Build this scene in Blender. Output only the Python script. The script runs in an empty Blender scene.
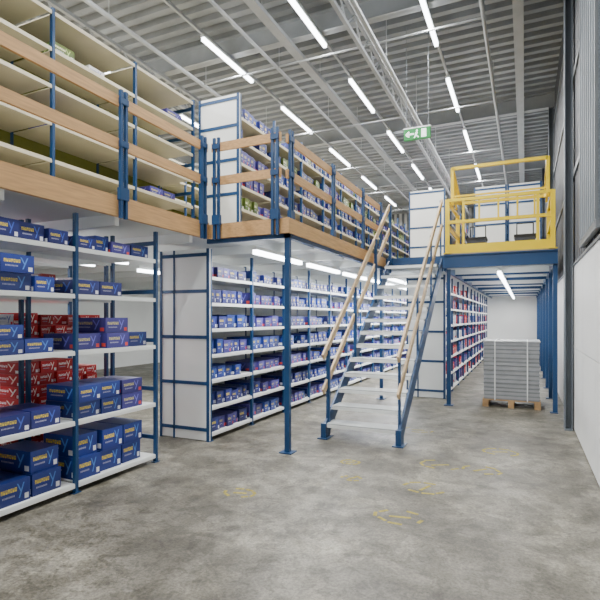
import bpy, math, random
from mathutils import Vector, Matrix
random.seed(7)
S=bpy.context.scene
H=1.6; ZB=2.58; ZT=2.78; CEIL=7.0; WX=0.68; YE=24.0; YB=-4.0; LX=-12.0

def lin(c):
    return tuple(((v/255)/12.92 if v/255<=0.04045 else ((v/255+0.055)/1.055)**2.4) for v in c)+(1,)
def newmat(name,col,rough=0.5,metal=0.0,noise=0.0,nscale=5.0,stretch=None,spots=False):
    m=bpy.data.materials.new(name); m.use_nodes=True
    nt=m.node_tree; b=nt.nodes['Principled BSDF']
    b.inputs['Base Color'].default_value=lin(col); b.inputs['Roughness'].default_value=rough; b.inputs['Metallic'].default_value=metal
    tc=nt.nodes.new('ShaderNodeTexCoord')
    if noise>0:
        mp=nt.nodes.new('ShaderNodeMapping')
        if stretch: mp.inputs['Scale'].default_value=stretch
        n=nt.nodes.new('ShaderNodeTexNoise'); n.inputs['Scale'].default_value=nscale; n.inputs['Detail'].default_value=6
        r=nt.nodes.new('ShaderNodeMapRange'); r.inputs['From Min'].default_value=.3; r.inputs['From Max'].default_value=.7
        r.inputs['To Min'].default_value=1-noise; r.inputs['To Max'].default_value=1+noise*.4
        mx=nt.nodes.new('ShaderNodeMix'); mx.data_type='RGBA'; mx.blend_type='MULTIPLY'; mx.inputs[0].default_value=1
        mx.inputs[6].default_value=lin(col)
        nt.links.new(tc.outputs['Object'],mp.inputs['Vector']); nt.links.new(mp.outputs['Vector'],n.inputs['Vector']); nt.links.new(n.outputs['Fac'],r.inputs['Value'])
        nt.links.new(r.outputs['Result'],mx.inputs[7]); nt.links.new(mx.outputs[2],b.inputs['Base Color'])
    return m
def emat(name,col,st):
    m=newmat(name,col); b=m.node_tree.nodes['Principled BSDF']
    b.inputs['Emission Color'].default_value=lin(col); b.inputs['Emission Strength'].default_value=st
    return m

BLUE=newmat('blue_steel',(20,64,108),.4,0,.08,3)
WHITE=newmat('white_steel',(232,235,233),.45,0,.04,2)
CREAM=newmat('cream_steel',(206,200,176),.5,0,.08,3)
OLIVE=newmat('olive_panel',(112,116,38),.6,0,.2,2)
WOODR=newmat('rail_wood',(196,154,104),.55,0,.22,4,(6,1,14))
WOODS=newmat('stair_rail_wood',(200,174,136),.55,0,.15,4,(6,1,14))
YEL=newmat('yellow_paint',(238,206,0),.4,0,.05,4)
DECKU=newmat('deck_underside',(222,225,225),.6,0,.05,2)
DECKT=newmat('deck_board',(165,150,125),.6,0,.15,3)
GALV=newmat('galvanised_roof',(142,146,149),.5,.1,.22,1.5)
STEELG=newmat('grey_steel',(122,127,131),.5,.1,.12,3)
COLM=newmat('column_paint',(104,112,120),.5,.1,.12,3)
STEELD=newmat('roof_steel',(170,174,177),.5,.1,.12,3)
WALLD=newmat('dark_cladding',(84,86,90),.5,.1,.2,1.5)
WALLW=newmat('white_wall_panel',(228,230,229),.5,0,.05,1.2)
BLACK=newmat('black_plastic',(30,32,36),.5)
GREYP=newmat('grey_plastic',(60,66,78),.5)
TUBE=emat('lamp_tube',(245,250,255),14)
PALW=newmat('pallet_wood',(176,142,100),.7,0,.25,6)
GREEN=emat('exit_green',(0,120,50),.35)
EXW=emat('exit_white',(240,250,245),1.0)
TREAD=newmat('tread_paint',(186,190,190),.5,0,.15,7)

def floor_mat():
    m=bpy.data.materials.new('concrete_floor'); m.use_nodes=True; nt=m.node_tree; L=nt.links.new
    b=nt.nodes['Principled BSDF']; tc=nt.nodes.new('ShaderNodeTexCoord')
    def noise(s,d=8,r=.6,off=0,dist=0):
        mp=nt.nodes.new('ShaderNodeMapping'); mp.inputs['Location'].default_value=(off,off,0); L(tc.outputs['Object'],mp.inputs['Vector'])
        n=nt.nodes.new('ShaderNodeTexNoise'); n.inputs['Scale'].default_value=s; n.inputs['Detail'].default_value=d; n.inputs['Roughness'].default_value=r; n.inputs['Distortion'].default_value=dist
        L(mp.outputs['Vector'],n.inputs['Vector']); return n
    def ramp(n,a,ca,c,cc):
        r=nt.nodes.new('ShaderNodeValToRGB'); r.color_ramp.elements[0].position=a; r.color_ramp.elements[0].color=ca
        r.color_ramp.elements[1].position=c; r.color_ramp.elements[1].color=cc; L(n.outputs['Fac'],r.inputs['Fac']); return r
    def mix(a,b2,mode,f=1):
        x=nt.nodes.new('ShaderNodeMix'); x.data_type='RGBA'; x.blend_type=mode; x.inputs[0].default_value=f; L(a,x.inputs[6]); L(b2,x.inputs[7]); return x.outputs[2]
    r1=ramp(noise(.8,8,.65),.42,lin((98,94,84)),.58,lin((138,134,122)))
    r2=ramp(noise(2.6,12,.7,3,.6),.45,(.48,.47,.43,1),.54,(1,1,1,1))
    r3=ramp(noise(45,4,.75,9),.4,(.55,.55,.55,1),.58,(1.12,1.12,1.12,1))
    r4=ramp(noise(2.0,12,.72,21,.4),.52,(1,1,1,1),.6,(1.5,1.5,1.48,1))
    r5=ramp(noise(7,10,.72,31,.8),.43,(.5,.49,.46,1),.49,(1,1,1,1))
    c=mix(r1.outputs['Color'],r2.outputs['Color'],'MULTIPLY',.65); c=mix(c,r3.outputs['Color'],'MULTIPLY',.8); c=mix(c,r4.outputs['Color'],'MULTIPLY',.9); c=mix(c,r5.outputs['Color'],'MULTIPLY',.65)
    L(c,b.inputs['Base Color'])
    rr=nt.nodes.new('ShaderNodeMapRange'); rr.inputs['To Min'].default_value=.28; rr.inputs['To Max'].default_value=.65
    n=noise(3,6,.6,5); L(n.outputs['Fac'],rr.inputs['Value']); L(rr.outputs['Result'],b.inputs['Roughness'])
    bp=nt.nodes.new('ShaderNodeBump'); bp.inputs['Strength'].default_value=.2; bp.inputs['Distance'].default_value=.01
    n=noise(25,6,.7,2); L(n.outputs['Fac'],bp.inputs['Height']); L(bp.outputs['Normal'],b.inputs['Normal'])
    return m
FLOOR=floor_mat()

def carton_mat(name,base,top,txt,swoosh,label):
    m=bpy.data.materials.new(name); m.use_nodes=True; nt=m.node_tree; L=nt.links.new
    b=nt.nodes['Principled BSDF']; b.inputs['Roughness'].default_value=.4
    uv=nt.nodes.new('ShaderNodeUVMap'); sp=nt.nodes.new('ShaderNodeSeparateXYZ'); L(uv.outputs['UV'],sp.inputs[0])
    U,V=sp.outputs[0],sp.outputs[1]
    def M(op,a,c=None,d=None):
        n=nt.nodes.new('ShaderNodeMath'); n.operation=op
        for i,v in enumerate((a,c,d)):
            if v is None: continue
            if isinstance(v,(int,float)): n.inputs[i].default_value=v
            else: L(v,n.inputs[i])
        return n.outputs[0]
    def rng(x,a,c): return M('MULTIPLY',M('GREATER_THAN',x,a),M('LESS_THAN',x,c))
    def mixc(f,a,c):
        x=nt.nodes.new('ShaderNodeMix'); x.data_type='RGBA'; L(f,x.inputs[0])
        for s,v in ((6,a),(7,c)):
            if isinstance(v,tuple): x.inputs[s].default_value=v
            else: L(v,x.inputs[s])
        return x.outputs[2]
    at=nt.nodes.new('ShaderNodeAttribute'); at.attribute_name='rnd'
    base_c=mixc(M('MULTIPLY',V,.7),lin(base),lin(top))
    un=M('MULTIPLY',U,14.0); fu=M('FRACT',un)
    wn=nt.nodes.new('ShaderNodeTexWhiteNoise'); wn.noise_dimensions='1D'; L(M('FLOOR',un),wn.inputs['W']); q=wn.outputs['Value']
    hole=M('MULTIPLY',rng(fu,.5,.78),M('MULTIPLY',M('GREATER_THAN',V,M('ADD',M('MULTIPLY',q,.1),.54)),M('LESS_THAN',V,M('ADD',M('MULTIPLY',q,.1),.63))))
    letters=M('SUBTRACT',M('GREATER_THAN',fu,.25),hole)
    row=M('MULTIPLY',rng(V,.54,.72),rng(U,.071,.571)); f=M('MULTIPLY',letters,row)
    c=mixc(f,base_c,lin(txt))
    fu2=M('GREATER_THAN',M('FRACT',M('MULTIPLY',U,26.0)),.45)
    f2=M('MULTIPLY',fu2,M('MULTIPLY',rng(V,.32,.4),rng(U,.12,.5))); c=mixc(f2,c,lin((170,170,190)))
    du=M('ABSOLUTE',M('SUBTRACT',M('SUBTRACT',U,.72),M('MULTIPLY',M('SUBTRACT',V,.5),.22)))
    f3=M('MULTIPLY',M('LESS_THAN',du,.022),rng(V,.2,.85)); c=mixc(f3,c,lin(swoosh))
    du=M('ABSOLUTE',M('ADD',M('SUBTRACT',U,.7),M('MULTIPLY',M('SUBTRACT',V,.5),.3)))
    f4=M('MULTIPLY',M('LESS_THAN',du,.022),rng(V,.48,.85)); c=mixc(f4,c,lin(swoosh))
    f5=M('MULTIPLY',rng(V,.1,.34),rng(U,.82,.95)); c=mixc(f5,c,lin(label))
    hs=nt.nodes.new('ShaderNodeHueSaturation'); L(c,hs.inputs['Color'])
    L(M('ADD',M('MULTIPLY',at.outputs['Fac'],.8),.7),hs.inputs['Value'])
    L(hs.outputs['Color'],b.inputs['Base Color'])
    return m
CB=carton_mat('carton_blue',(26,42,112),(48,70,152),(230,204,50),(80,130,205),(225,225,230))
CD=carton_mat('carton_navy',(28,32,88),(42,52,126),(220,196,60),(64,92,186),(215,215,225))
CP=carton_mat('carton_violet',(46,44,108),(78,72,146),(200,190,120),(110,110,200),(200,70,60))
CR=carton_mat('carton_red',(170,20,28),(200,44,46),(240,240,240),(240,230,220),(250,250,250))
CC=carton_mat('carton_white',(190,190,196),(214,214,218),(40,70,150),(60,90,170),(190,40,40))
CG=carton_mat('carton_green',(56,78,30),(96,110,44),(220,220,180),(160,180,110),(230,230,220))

class MB:
    def __init__(s): s.v=[];s.f=[];s.m=[];s.r=[];s.mats=[]
    def mi(s,m):
        if m not in s.mats: s.mats.append(m)
        return s.mats.index(m)
    def hexa(s,P,m,r=.5):
        b=len(s.v); s.v+= [tuple(p) for p in P]
        for q in ((0,3,2,1),(4,5,6,7),(0,1,5,4),(1,2,6,5),(2,3,7,6),(3,0,4,7)):
            s.f.append(tuple(b+i for i in q)); s.m.append(s.mi(m)); s.r.append(r)
    def box(s,x0,x1,y0,y1,z0,z1,m,r=.5):
        if x0>x1:x0,x1=x1,x0
        if y0>y1:y0,y1=y1,y0
        s.hexa([(x0,y0,z0),(x1,y0,z0),(x1,y1,z0),(x0,y1,z0),(x0,y0,z1),(x1,y0,z1),(x1,y1,z1),(x0,y1,z1)],m,r)
    def rbox(s,cx,cy,w,d,z0,z1,a,m,r=.5):
        c,si=math.cos(a),math.sin(a)
        P=[(cx+u*c-v*si,cy+u*si+v*c) for u,v in ((-w/2,-d/2),(w/2,-d/2),(w/2,d/2),(-w/2,d/2))]
        s.hexa([(x,y,z0) for x,y in P]+[(x,y,z1) for x,y in P],m,r)
    def beam(s,p0,p1,w,h,m,up=(0,0,1)):
        p0=Vector(p0);p1=Vector(p1); d=(p1-p0).normalized(); up=Vector(up)
        if abs(d.dot(up))>.99: up=Vector((0,1,0))
        sd=d.cross(up).normalized()*(w/2); u=sd.cross(d).normalized()*(h/2)
        s.hexa([p0-sd-u,p0+sd-u,p1+sd-u,p1-sd-u,p0-sd+u,p0+sd+u,p1+sd+u,p1-sd+u],m)
    def cyl(s,p0,p1,r,m,n=8):
        p0=Vector(p0);p1=Vector(p1); d=(p1-p0).normalized(); up=Vector((0,0,1))
        if abs(d.dot(up))>.99: up=Vector((0,1,0))
        a=d.cross(up).normalized(); c=a.cross(d).normalized(); b=len(s.v)
        for p in (p0,p1):
            for i in range(n):
                t=2*math.pi*i/n; s.v.append(tuple(p+a*(r*math.cos(t))+c*(r*math.sin(t))))
        for i in range(n):
            j=(i+1)%n; s.f.append((b+i,b+j,b+n+j,b+n+i)); s.m.append(s.mi(m)); s.r.append(.5)
        s.f.append(tuple(b+i for i in range(n))[::-1]); s.m.append(s.mi(m)); s.r.append(.5)
        s.f.append(tuple(b+n+i for i in range(n))); s.m.append(s.mi(m)); s.r.append(.5)
    def done(s,name,bevel=0,parent=None):
        me=bpy.data.meshes.new(name); me.from_pydata(s.v,[],s.f); 
        for m in s.mats: me.materials.append(m)
        me.polygons.foreach_set('material_index',s.m)
        uv=me.uv_layers.new(name='UVMap')
        at=me.attributes.new('rnd','FLOAT','FACE'); at.data.foreach_set('value',s.r)
        for p in me.polygons:
            if len(p.vertices)!=4: continue
            n=p.normal
            co=[me.vertices[i].co for i in p.vertices]
            if abs(n.z)>.7:
                for li in p.loop_indices: uv.data[li].uv=(.05,.9)
                continue
            h=Vector((-n.y,n.x,0)); us=[c.dot(h) for c in co]; zs=[c.z for c in co]
            u0,u1,z0,z1=min(us),max(us),min(zs),max(zs)
            for k,li in enumerate(p.loop_indices):
                uv.data[li].uv=((us[k]-u0)/max(u1-u0,1e-5),(zs[k]-z0)/max(z1-z0,1e-5))
        me.update(); o=bpy.data.objects.new(name,me); S.collection.objects.link(o)
        if parent: o.parent=parent
        if bevel>0:
            md=o.modifiers.new('bevel','BEVEL'); md.width=bevel; md.segments=2; md.limit_method='ANGLE'
        return o

# ---------------- room shell ----------------
b=MB(); b.box(LX-.2,WX+.2,YB-.2,YE+.2,-.2,0,FLOOR); b.done('floor')
b=MB(); y=YB; pitch=.3; prof=[]
while y<YE+.2:
    prof+=[(y,CEIL),(y+.12,CEIL),(y+.15,CEIL+.09),(y+.27,CEIL+.09)]; y+=pitch
mi=b.mi(GALV)
for i,(py,pz) in enumerate(prof):
    b.v+=[(LX-.1,py,pz),(WX+.1,py,pz)]
for i in range(len(prof)-1):
    b.f.append((2*i,2*i+2,2*i+3,2*i+1)); b.m.append(mi); b.r.append(.5)
b.box(LX-.2,WX+.2,YB-.2,YE+.2,CEIL+.1,CEIL+.2,GALV)
b.done('ceiling')
b=MB(); b.box(WX,WX+.2,YB,YE,0,CEIL+.1,WALLD)
y=YB
while y<YE-.2:
    b.hexa([(WX,y,2.36),(WX,y+.2,2.36),(WX-.04,y+.15,2.36),(WX-.04,y+.05,2.36),(WX,y,CEIL),(WX,y+.2,CEIL),(WX-.04,y+.15,CEIL),(WX-.04,y+.05,CEIL)],WALLD)
    y+=.25
y=YB
while y<YE:
    y1=min(y+1.2,YE); b.box(WX-.045,WX,y+.004,y1-.004,0.02,1.17,WALLW); b.box(WX-.045,WX,y+.004,y1-.004,1.178,2.34,WALLW); y=y1
b.box(WX-.06,WX,YB,YE,2.34,2.37,STEELG)
b.done('wall_right')
b=MB(); b.box(LX-.2,LX,YB,YE,0,CEIL+.1,WALLW); b.done('wall_left')
b=MB(); b.box(LX,WX,YE,YE+.2,0,CEIL+.1,WALLW)
x=LX
while x<WX-.2:
    b.box(x,x+.12,YE-.04,YE,3.0,CEIL,STEELG); x+=.25
b.done('wall_far')
b=MB(); b.box(LX,WX,YB-.2,YB,0,CEIL+.1,WALLW); b.done('wall_back')
b=MB(); WG=emat('window_daylight',(200,212,220),.5)
b.box(WX-.07,WX-.05,5.2,6.55,2.5,6.2,WG)
for i in range(8): b.box(WX-.1,WX-.05,5.2+i*.19,5.24+i*.19,2.45,6.25,STEELG)
b.box(WX-.1,WX-.05,5.15,6.6,2.42,2.5,STEELG); b.box(WX-.1,WX-.05,5.15,6.6,6.2,6.28,STEELG)
b.done('window_1')
def hcol(y):
    b=MB(); x0=WX-.165; x1=WX-.062
    b.box(x0,x0+.015,y-.11,y+.11,0.02,CEIL-.37,COLM); b.box(x1-.015,x1,y-.11,y+.11,0.02,CEIL-.37,COLM)
    b.box(x0,x1,y-.008,y+.008,0.02,CEIL-.37,COLM); b.box(x0-.005,x1,y-.15,y+.15,0,.02,COLM)
    b.done('steel_column')
for y in (2.9,8.05,13.2,18.4,23.5): hcol(y)
b=MB()
for z in (3.6,5.0,6.2): b.box(WX-.06,WX-.04,YB,YE,z,z+.08,STEELG)
b.done('trim_1')
def ibeam_x(y):
    b=MB(); z=CEIL-.002
    b.box(LX+.01,WX-.01,y-.08,y+.08,z-.02,z,STEELD); b.box(LX+.01,WX-.01,y-.08,y+.08,z-.36,z-.34,STEELD); b.box(LX+.01,WX-.01,y-.008,y+.008,z-.36,z,STEELD)
    b.done('roof_beam')
for y in (2.9,8.05,13.2,18.4,23.5): ibeam_x(y)
def lattice(x):
    b=MB(); z0,z1=CEIL-.78,CEIL-.41
    b.beam((x,YB+.05,z0),(x,YE-.05,z0),.06,.06,STEELD); b.beam((x,YB+.05,z1),(x,YE-.05,z1),.06,.06,STEELD)
    y=YB+.1
    while y<YE-.9:
        b.cyl((x,y,z0),(x,y+.4,z1),.014,STEELD,6); b.cyl((x,y+.4,z1),(x,y+.8,z0),.014,STEELD,6); y+=.8
    b.done('roof_truss')
for x in (-2.55,-6.8): lattice(x)
b=MB()
for x,z,r in ((-2.2,6.05,.045),(-4.3,6.38,.03),(-.6,6.38,.03),(-6.0,6.38,.04)):
    b.cyl((x,YB+.05,z),(x,YE-.1,z),r,STEELD,10)
    y=-2
    while y<YE:
        b.cyl((x,y,z),(x,y,CEIL-.001),.008,STEELD,6); y+=2.6
y=5.0
while y<YE:
    b.cyl((-6,y,6.38),(-.6,y,6.38),.018,STEELD,8); y+=3.3
b.done('sprinkler_pipes')
for x in (-.1,-3.9):
    b=MB()
    b.box(x-.07,x+.07,YB+.05,YE-.1,6.53,6.55,STEELD); b.box(x-.08,x-.07,YB+.05,YE-.1,6.53,6.6,STEELD); b.box(x+.07,x+.08,YB+.05,YE-.1,6.53,6.6,STEELD)
    y=-3
    while y<YE: b.cyl((x,y,6.55),(x,y,CEIL-.001),.008,STEELD,6); y+=2.5
    b.done('cable_tray')

# ---------------- lamps ----------------
def lamp(x,y,z,ln,power,name='fluorescent_lamp'):
    b=MB(); b.box(x-.04,x+.04,y,y+ln,z+.035,z+.078,WHITE)
    b.box(x-.03,x+.03,y+.02,y+ln-.02,z-.02,z+.035,TUBE)
    o=b.done(name)
    l=bpy.data.lights.new('tube_light','AREA'); l.shape='RECTANGLE'; l.size=.08; l.size_y=ln-.1; l.energy=power; l.color=(1,.99,.97)
    lo=bpy.data.objects.new('tube_light',l); S.collection.objects.link(lo); lo.location=(x,y+ln/2,z-.035); lo.parent=o
for x,y0 in ((-1.446,1.1),(-3.28,.3),(-5.15,.9),(-7.6,.3),(-10,.3)):
    b=MB(); b.box(x-.02,x+.02,YB+.05,YE-.6,6.58,6.637,STEELD); b.done('lighting_trunking')
    y=y0-3.1
    while y<YE-2:
        lamp(x,y,6.5,1.75,98); y+=3.1
for x,y0,y1 in ((-3.15,5.45,22),(-2.65,10.2,22),(-.44,9.8,22),(-5.55,-.5,22),(-6.25,-.5,22)):
    y=y0
    while y<y1:
        lamp(x,y,ZB-.14,1.45,42 if x in(-3.15,-2.65) else 34,'under_deck_strip_light'); y+=1.7 if x>-4 else 2.4

# ---------------- mezzanine ----------------
b=MB()
rects=((LX+.01,-3.68,-2.5,YE-.01),(-3.68,-2.56,5.2,YE-.01),(-2.56,-1.35,9.6,YE-.01),(-1.35,.47,9.3,YE-.01))
for x0,x1,y0,y1 in rects:
    b.box(x0,x1,y0,y1,ZB+.06,ZT-.03,DECKU); b.box(x0,x1,y0,y1,ZT-.03,ZT,DECKT)
y=-2.3
while y<YE:
    xr=-3.72 if y<5.2 else (-2.6 if y<9.6 else .44)
    b.box(LX+.01,xr,y-.03,y+.03,ZB-.055,ZB+.06,WHITE); y+=1.2
b.box(-3.68,-3.63,-2.5,5.15,ZB+.02,ZT+.02,WOODR)
b.box(-3.63,-2.51,5.15,5.2,ZB+.02,ZT-.0,WOODR)
b.box(-2.56,-2.51,5.2,9.55,ZB+.02,ZT+.0,WOODR)
b.box(-3.7,-2.53,5.2,5.25,ZB-.03,ZB+.06,BLUE); b.box(-2.6,-2.53,5.2,9.55,ZB-.03,ZB+.06,BLUE)
b.box(-2.56,-1.35,9.58,9.6,ZB-.0,ZT,BLUE)
b.box(-1.37,.5,9.25,9.3,ZB-.06,ZT-.03,BLUE); b.box(-1.37,.5,9.22,9.3,ZT-.05,ZT-.03,BLUE); b.box(-1.37,.5,9.22,9.3,ZB-.07,ZB-.05,BLUE)
b.box(-1.4,-1.35,9.58,YE-.02,ZB-.09,ZT-.03,BLUE); b.box(.44,.5,9.3,YE-.02,ZB-.09,ZB+.06,BLUE)
for y in (10.9,12.5,14.5,16.4,18.1,19.9,21.7): b.box(-1.35,.44,y,y+.08,ZB-.09,ZB+.06,BLUE)
b.done('mezzanine_floor')
def post(x,y,w=.07,zt=ZB-.09,pl=.08):
    b=MB(); b.box(x-w/2,x+w/2,y-w/2,y+w/2,.012,zt,BLUE); b.box(x-pl,x+min(pl,.505-x) if x>0 else x+pl,y-pl,y+pl,0,.012,BLUE)
    b.done('mezzanine_post')
post(-2.565,5.24,.06,ZB-.03); post(-2.58,9.48,.06,ZB-.03)
for y in (9.32,10.94,12.54,14.54,16.44,18.14,19.94,21.74): post(.463,y,.07)
post(-1.27,9.32,.07)
def railing(p0,p1,posts,nz=(0,0)):
    b=MB(); p0=Vector(p0);p1=Vector(p1); d=(p1-p0)
    for z in (3.31,3.73):
        b.beam((p0.x,p0.y,z),(p1.x,p1.y,z),.03,.105,WOODR)
    dn=d.normalized()
    for t in posts:
        q=p0+dn*t
        for s in (-.032,.032):
            q2=q+dn*s
            b.box(q2.x+nz[0]-.017,q2.x+nz[0]+.017,q2.y+nz[1]-.014,q2.y+nz[1]+.014,ZB+.0,3.84,BLUE)
        ex,ey=(.025,.055) if abs(dn.y)>.5 else (.055,.025)
        b.box(q.x+nz[0]-ex,q.x+nz[0]+ex,q.y+nz[1]-ey,q.y+nz[1]+ey,ZT-.02,ZT+.1,BLUE)
        for z in (3.31,3.73): b.box(q.x+nz[0]-ex*.95,q.x+nz[0]+ex*.95,q.y+nz[1]-ey*.95,q.y+nz[1]+ey*.95,z-.03,z+.03,BLUE)
    b.done('mezzanine_railing')
railing((-3.63,-2.4),(-3.63,5.1),(.1,1.55,3.05,4.55,6.07,7.4),(.025,0))
railing((-3.57,5.13),(-2.6,5.13),(.08,.9),(0,-.02))
railing((-2.56,5.2),(-2.56,9.45),(.08,1.5,2.95,4.1),(.02,0))

# ---------------- staircase ----------------
b=MB(); xl,xr=-2.43,-1.43; y0,y1=6.05,9.55; N=14; rise=ZT/N; run=(y1-y0)/N
for x in (xl,xr):
    b.beam((x,y0+.08,.10),(x,y1,ZT-.14),.03,.21,BLUE)
    b.box(x-.035,x+.035,y0-.02,y0+.14,0,.2,BLUE)
    b.box(x-.07,x+.07,y0-.06,y0+.18,0,.012,BLUE)
    b.box(x-.03,x+.03,9.5,9.56,ZB-.1,ZT,BLUE)
for i in range(1,N):
    z=rise*i; ya=y0+run*(i-1)+.02
    b.box(xl+.02,xr-.02,ya,ya+.29,z-.012,z,TREAD); b.box(xl+.02,xr-.02,ya,ya+.015,z-.055,z-.012,WHITE); b.box(xl+.02,xr-.02,ya+.275,ya+.29,z-.04,z-.012,TREAD)
for x in (xl,xr):
    sg=-1 if x==xl else 1
    for hh in (.62,1.08):
        b.beam((x-sg*.0,y0-.02,hh),(x,y1+.0,hh+ZT-.05),.028,.09,WOODS)
    for t in (.03,.36,.69,.985):
        yy=y0+(y1-y0)*t; zb=ZT*t; b.box(x-sg*.012-.02,x-sg*.012+.008 if sg>0 else x+.04,yy,yy+.045,max(zb-.05,0),zb+1.08,BLUE)
b.done('steel_staircase')

# ---------------- racks ----------------
def rack(x0,x1,ys,z0,shelves,ztop,shelfmat,back=None,panel_y=None,name='storage_rack',pmid=True):
    b=MB(); p=.04
    for y in ys:
        for x in (x0,x1):
            b.box(x,x+(p if x==x0 else -p),y-.016,y+.016,z0,ztop,BLUE)
            b.box(x-.01 if x==x0 else x-p-.01,x+p+.01 if x==x0 else x+.01,y-.04,y+.04,z0,z0+.008,BLUE)
    for y in (ys[0],ys[-1]):
        n=5
        for i in range(n):
            z=z0+.25+(ztop-z0-.4)*i/(n-1); b.box(x0+p,x1-p,y-.012,y+.012,z,z+.045,BLUE)
    for z in shelves:
        for a,c in zip(ys[:-1],ys[1:]):
            b.box(x0+.005,x1-.005,a+.02,c-.02,z-.012,z,shelfmat)
            b.box(x1-.02,x1-.002,a+.02,c-.02,z-.042,z-.012,shelfmat); b.box(x0+.002,x0+.02,a+.02,c-.02,z-.042,z-.012,shelfmat)
    if back: b.box(x0+.02,x0+.03,ys[0]+.02,ys[-1]-.02,z0+.1,ztop-.02,back)
    if panel_y is not None:
        y=ys[0]-.02
        b.box(x0,x1,y-.02,y,z0+.01,ztop,WHITE)
        b.box(x0,x0+.03,y-.035,y-.02,z0,ztop,BLUE); b.box(x1-.04,x1,y-.035,y-.02,z0,ztop,BLUE)
        if pmid: b.box(x0+.22,x0+.245,y-.03,y-.02,z0,ztop,BLUE)
        for fz in (.06,.3,.54,.78,.97):
            z=z0+(ztop-z0)*fz
            b.box(x0,x1,y-.03,y-.02,z-.022,z+.022,BLUE)
    return b.done(name)
def stock(xf,dep,ys,shelves,spec,mats,dirn=-1,fill=.93,seed=0,name='cardboard_boxes',jit=.03,pf=.7):
    rd=random.Random(seed); b=MB()
    for si,z in enumerate(shelves):
        w,h,ns=spec[si%len(spec)]
        for a,c in zip(ys[:-1],ys[1:]):
            y=a+.04; m=rd.choice(mats); ww=w*rd.uniform(.9,1.1); hh=h*rd.uniform(.85,1.05)
            while True:
                if rd.random()<.35: m=rd.choice(mats); ww=w*rd.uniform(.7,1.15); hh=h*rd.uniform(.75,1.05)
                if y+ww>c-.03:
                    if c-.03-y>w*.6: ww=c-.035-y
                    else: break
                if rd.random()<fill:
                    zz=z+.0005; n=ns if rd.random()<pf else rd.randint(max(1,ns-1),ns)
                    for k in range(n):
                        of=rd.uniform(0.01,.07); an=rd.uniform(-jit,jit)
                        cx=xf+dirn*(of+dep/2); b.rbox(cx,y+ww/2,dep,ww*.95,zz,zz+hh-.003,an,m,rd.random()); zz+=hh
                y+=ww+rd.uniform(.0,.02)
    return b.done(name)
P=1.07
ysL=[4.29-P*i for i in range(6)][::-1]
shL=[.09,.66,1.3,1.82,2.25]
rack(-4.4,-3.72,ysL,0,shL,2.56,WHITE)
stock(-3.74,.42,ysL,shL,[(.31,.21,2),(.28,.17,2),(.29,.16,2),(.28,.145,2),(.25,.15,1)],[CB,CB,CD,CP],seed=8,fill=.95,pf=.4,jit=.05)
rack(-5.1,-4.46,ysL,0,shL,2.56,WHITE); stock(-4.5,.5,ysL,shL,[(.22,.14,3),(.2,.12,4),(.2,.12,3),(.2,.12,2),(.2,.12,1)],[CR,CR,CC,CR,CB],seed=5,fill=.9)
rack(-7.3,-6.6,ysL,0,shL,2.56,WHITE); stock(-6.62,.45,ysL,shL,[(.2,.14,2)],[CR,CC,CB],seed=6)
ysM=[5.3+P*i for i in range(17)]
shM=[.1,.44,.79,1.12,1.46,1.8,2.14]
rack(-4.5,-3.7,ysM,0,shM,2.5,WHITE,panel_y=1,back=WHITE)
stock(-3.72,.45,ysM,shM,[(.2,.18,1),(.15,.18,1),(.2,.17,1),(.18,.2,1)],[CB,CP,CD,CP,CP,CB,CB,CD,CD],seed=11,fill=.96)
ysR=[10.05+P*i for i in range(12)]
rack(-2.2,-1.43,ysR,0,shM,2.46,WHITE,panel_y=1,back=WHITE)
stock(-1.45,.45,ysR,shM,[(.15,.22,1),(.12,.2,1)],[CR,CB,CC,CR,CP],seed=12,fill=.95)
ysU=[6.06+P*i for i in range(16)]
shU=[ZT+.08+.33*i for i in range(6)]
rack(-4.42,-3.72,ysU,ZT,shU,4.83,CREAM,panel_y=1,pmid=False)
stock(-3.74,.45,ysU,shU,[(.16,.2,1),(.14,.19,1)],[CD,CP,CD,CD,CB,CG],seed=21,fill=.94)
ysV=[6.0-1.2*i for i in range(7)][::-1]
shV=[ZT+.1+.39*i for i in range(6)]
rack(-5.2,-4.5,ysV,ZT,shV,4.86,CREAM,back=OLIVE)
stock(-4.55,.4,ysV,shV,[(.3,.12,1)],[CC,CG,CP],seed=31,fill=.2)
rack(-7.2,-6.5,ysV,ZT,shV,4.86,CREAM,back=OLIVE)
ysW=[7.2+1.2*i for i in range(13)]
rack(-7.2,-6.5,ysW,ZT,shV,4.86,CREAM,back=OLIVE,panel_y=1)
ysX=[12.62+P*i for i in range(9)]
rack(-2.7,-1.8,ysX,ZT,shU,4.83,WHITE,panel_y=1,pmid=False)
stock(-1.82,.45,ysX,shU,[(.16,.2,1)],[CB,CR,CC],seed=41)
ysZ=[12.9+P*i for i in range(8)]
rack(-1.15,-.4,ysZ,ZT,shU,4.83,WHITE,panel_y=1,pmid=False)
rack(-.38,.36,ysZ,ZT,shU,4.83,WHITE,panel_y=1,pmid=False)

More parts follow.
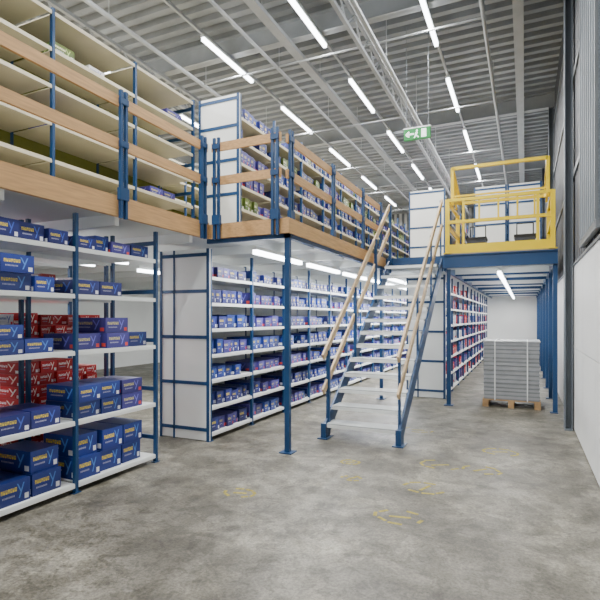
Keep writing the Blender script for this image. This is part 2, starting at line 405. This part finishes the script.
# ---------------- safety gate ----------------
b=MB(); t=.055; xa,xb=-1.3,.43; ya=9.36
def vb(x,y,z0,z1,w=t): b.box(x-w/2,x+w/2,y-w/2,y+w/2,z0,z1,YEL)
for x in (xa,xb):
    vb(x,ya,ZT,3.78,.075); vb(x,10.9,ZT,3.78,.075); b.box(x-.07,x+.07,ya-.08,ya+.08,ZT,ZT+.012,YEL); b.box(x-.07,x+.07,10.82,10.98,ZT,ZT+.012,YEL)
    b.beam((x,ya,3.76),(x,10.9,3.76),t,t,YEL); b.beam((x,ya,3.3),(x,10.9,3.3),t,t,YEL); b.beam((x,ya,ZT+.1),(x,10.9,ZT+.1),.02,.15,YEL)
    xi=x+.07 if x<0 else x-.07
    vb(xi,9.5,3.7,4.4); b.beam((xi,9.5,4.38),(xi,10.75,4.0),t,t,YEL); b.beam((xi,9.5,3.74),(xi,10.75,4.0),t,t,YEL); b.beam((xi,9.5,4.38),(xi,10.1,3.74),.035,.035,YEL)
for z in (3.76,3.36): b.beam((xa,ya,z),(xb,ya,z),t,t,YEL)
b.beam((xa,ya-.02,ZT+.085),(xb,ya-.02,ZT+.085),.02,.16,YEL)
for x in (-.75,-.43,-.12,.15): vb(x,ya,3.38,3.74,.03)
for z in (4.38,3.86): b.beam((xa+.07,9.5,z),(xb-.07,9.5,z),t if z>4 else .03,t if z>4 else .03,YEL)
b.beam((xa+.07,10.75,4.0),(xb-.07,10.75,4.0),t,t,YEL)
vb(.2,ya,ZT,3.74,.05); vb(-1.02,ya,ZT,3.74,.04)
b.done('safety_gate')
def equip(x,y):
    b=MB(); b.box(x-.22,x+.22,y-.25,y+.25,ZT+.12,ZT+.2,BLACK); b.box(x-.19,x+.19,y-.2,y+.2,ZT+.2,ZT+.5,GREYP); b.box(x-.21,x+.21,y-.22,y+.22,ZT+.5,ZT+.55,BLACK)
    for sx in (-.16,.16):
        for sy in (-.2,.2): b.cyl((x+sx-.02,y+sy,ZT+.06),(x+sx+.02,y+sy,ZT+.06),.06,BLACK,12)
        b.box(x+sx-.015,x+sx+.015,y-.22,y+.22,ZT+.06,ZT+.13,BLACK)
        b.cyl((x+sx,y+.24,ZT+.2),(x+sx,y+.24,ZT+.85),.012,BLACK)
    b.cyl((x-.16,y+.24,ZT+.85),(x+.16,y+.24,ZT+.85),.012,BLACK)
    b.done('parts_trolley')
equip(-.95,11.3); equip(.0,11.3)

# ---------------- pallet with stacked sheets ----------------
b=MB(); px0,px1,py0,py1=-.7,.25,9.45,10.45
for i in range(5):
    y=py0+i*.225; b.box(px0,px1,y,y+.1,.122,.144,PALW)
for x in (px0,(px0+px1)/2-.05,px1-.1):
    b.box(x,x+.1,py0,py1,.0,.022,PALW); b.box(x,x+.1,py0,py1,.1,.122,PALW)
    for y in (py0,(py0+py1)/2-.07,py1-.14): b.box(x,x+.1,y,y+.14,.022,.1,PALW)
SH1=newmat('grey_card',(160,163,166),.6,0,.1,8); SH2=newmat('grey_card_dark',(132,135,138),.6,0,.1,8)
rd=random.Random(3); z=.144; i=0
while z<1.15:
    t=rd.uniform(.018,.03); j=rd.uniform(-.008,.008); k=rd.uniform(-.006,.006)
    b.box(px0+.02+j,px1-.02+j,py0+.01+k,py1-.02+k,z,z+t-.002,SH1 if i%3 else SH2); z+=t; i+=1
b.box(px0+.005,px1-.005,py0+.0,py1-.005,z,z+.02,SH1)
for x in (-.5,.03): b.box(x,x+.018,py0-.006,py1,.13,z+.024,WHITE)
b.done('pallet_of_sheets')

# ---------------- exit sign ----------------
b=MB(); ex,ey,ez=-1.8,9.08,4.98
b.box(ex-.24,ex+.24,ey-.03,ey+.03,ez-.1,ez+.1,GREEN)
b.box(ex-.25,ex+.25,ey-.035,ey+.035,ez+.1,ez+.125,WHITE)
y=ey-.032
b.box(ex+.08,ex+.17,y,y+.005,ez-.075,ez+.075,EXW)
b.beam((ex-.16,y,ez),(ex-.05,y,ez),.004,.03,EXW); b.beam((ex-.2,y,ez),(ex-.14,y,ez+.05),.004,.025,EXW); b.beam((ex-.2,y,ez),(ex-.14,y,ez-.05),.004,.025,EXW)
b.cyl((ex+.0,y+.004,ez+.055),(ex+.0,y,ez+.055),.018,EXW,10); b.beam((ex,y,ez+.03),(ex-.02,y,ez-.02),.004,.035,EXW)
b.beam((ex-.02,y,ez-.02),(ex+.03,y,ez-.07),.004,.02,EXW); b.beam((ex-.02,y,ez-.02),(ex-.05,y,ez-.075),.004,.02,EXW)
for s in (-.2,.2): b.cyl((ex+s,ey,ez+.125),(ex+s,ey,CEIL-.001),.006,STEELG,6)
b.done('exit_sign')

# faint worn floor paint
YM=newmat('worn_floor_paint',(166,152,58),.7,0,.5,30)
b=MB()
def mark(cx,cy,s,a,rd=random.Random(5)):
    n=9
    for k in range(n):
        if rd.random()<.25: continue
        t0=2*math.pi*k/n; t1=2*math.pi*(k+.8)/n; r=s*rd.uniform(.5,.62)
        pa=(cx+r*math.cos(t0+a),cy+r*.7*math.sin(t0+a)); pb=(cx+r*math.cos(t1+a),cy+r*.7*math.sin(t1+a))
        L=math.hypot(pb[0]-pa[0],pb[1]-pa[1])
        b.rbox((pa[0]+pb[0])/2,(pa[1]+pb[1])/2,L,.03,0,.0012,math.atan2(pb[1]-pa[1],pb[0]-pa[0]),YM)
    b.rbox(cx,cy,s*.5,.03,0,.0014,a,YM)
def fl(px,py):
    d=784/(py-318); q=(px-300)/490; return d*(-.4173+.9088*q),d*(.9088+.4173*q)
for px,py,s,a in ((240,493,.25,.3),(440,465,.4,.5),(425,488,.35,1.2),(400,517,.35,.2),(480,470,.35,.8),(350,462,.2,.3),(418,430,.35,.2),(352,478,.18,.9),(500,452,.35,.4)):
    x,y=fl(px,py); mark(x,y,s,a)
b.done('floor_marking')

w=bpy.data.worlds.new('World'); S.world=w; w.use_nodes=True; w.node_tree.nodes['Background'].inputs[0].default_value=(.8,.85,.9,1); w.node_tree.nodes['Background'].inputs[1].default_value=.3
c=bpy.data.cameras.new('camera'); c.lens=29.4; c.sensor_width=36; c.shift_y=.03; c.clip_start=.05; c.clip_end=100
co=bpy.data.objects.new('camera',c); S.collection.objects.link(co); co.location=(0,0,H); co.rotation_euler=(math.radians(90),0,math.atan(225/490)); S.camera=co
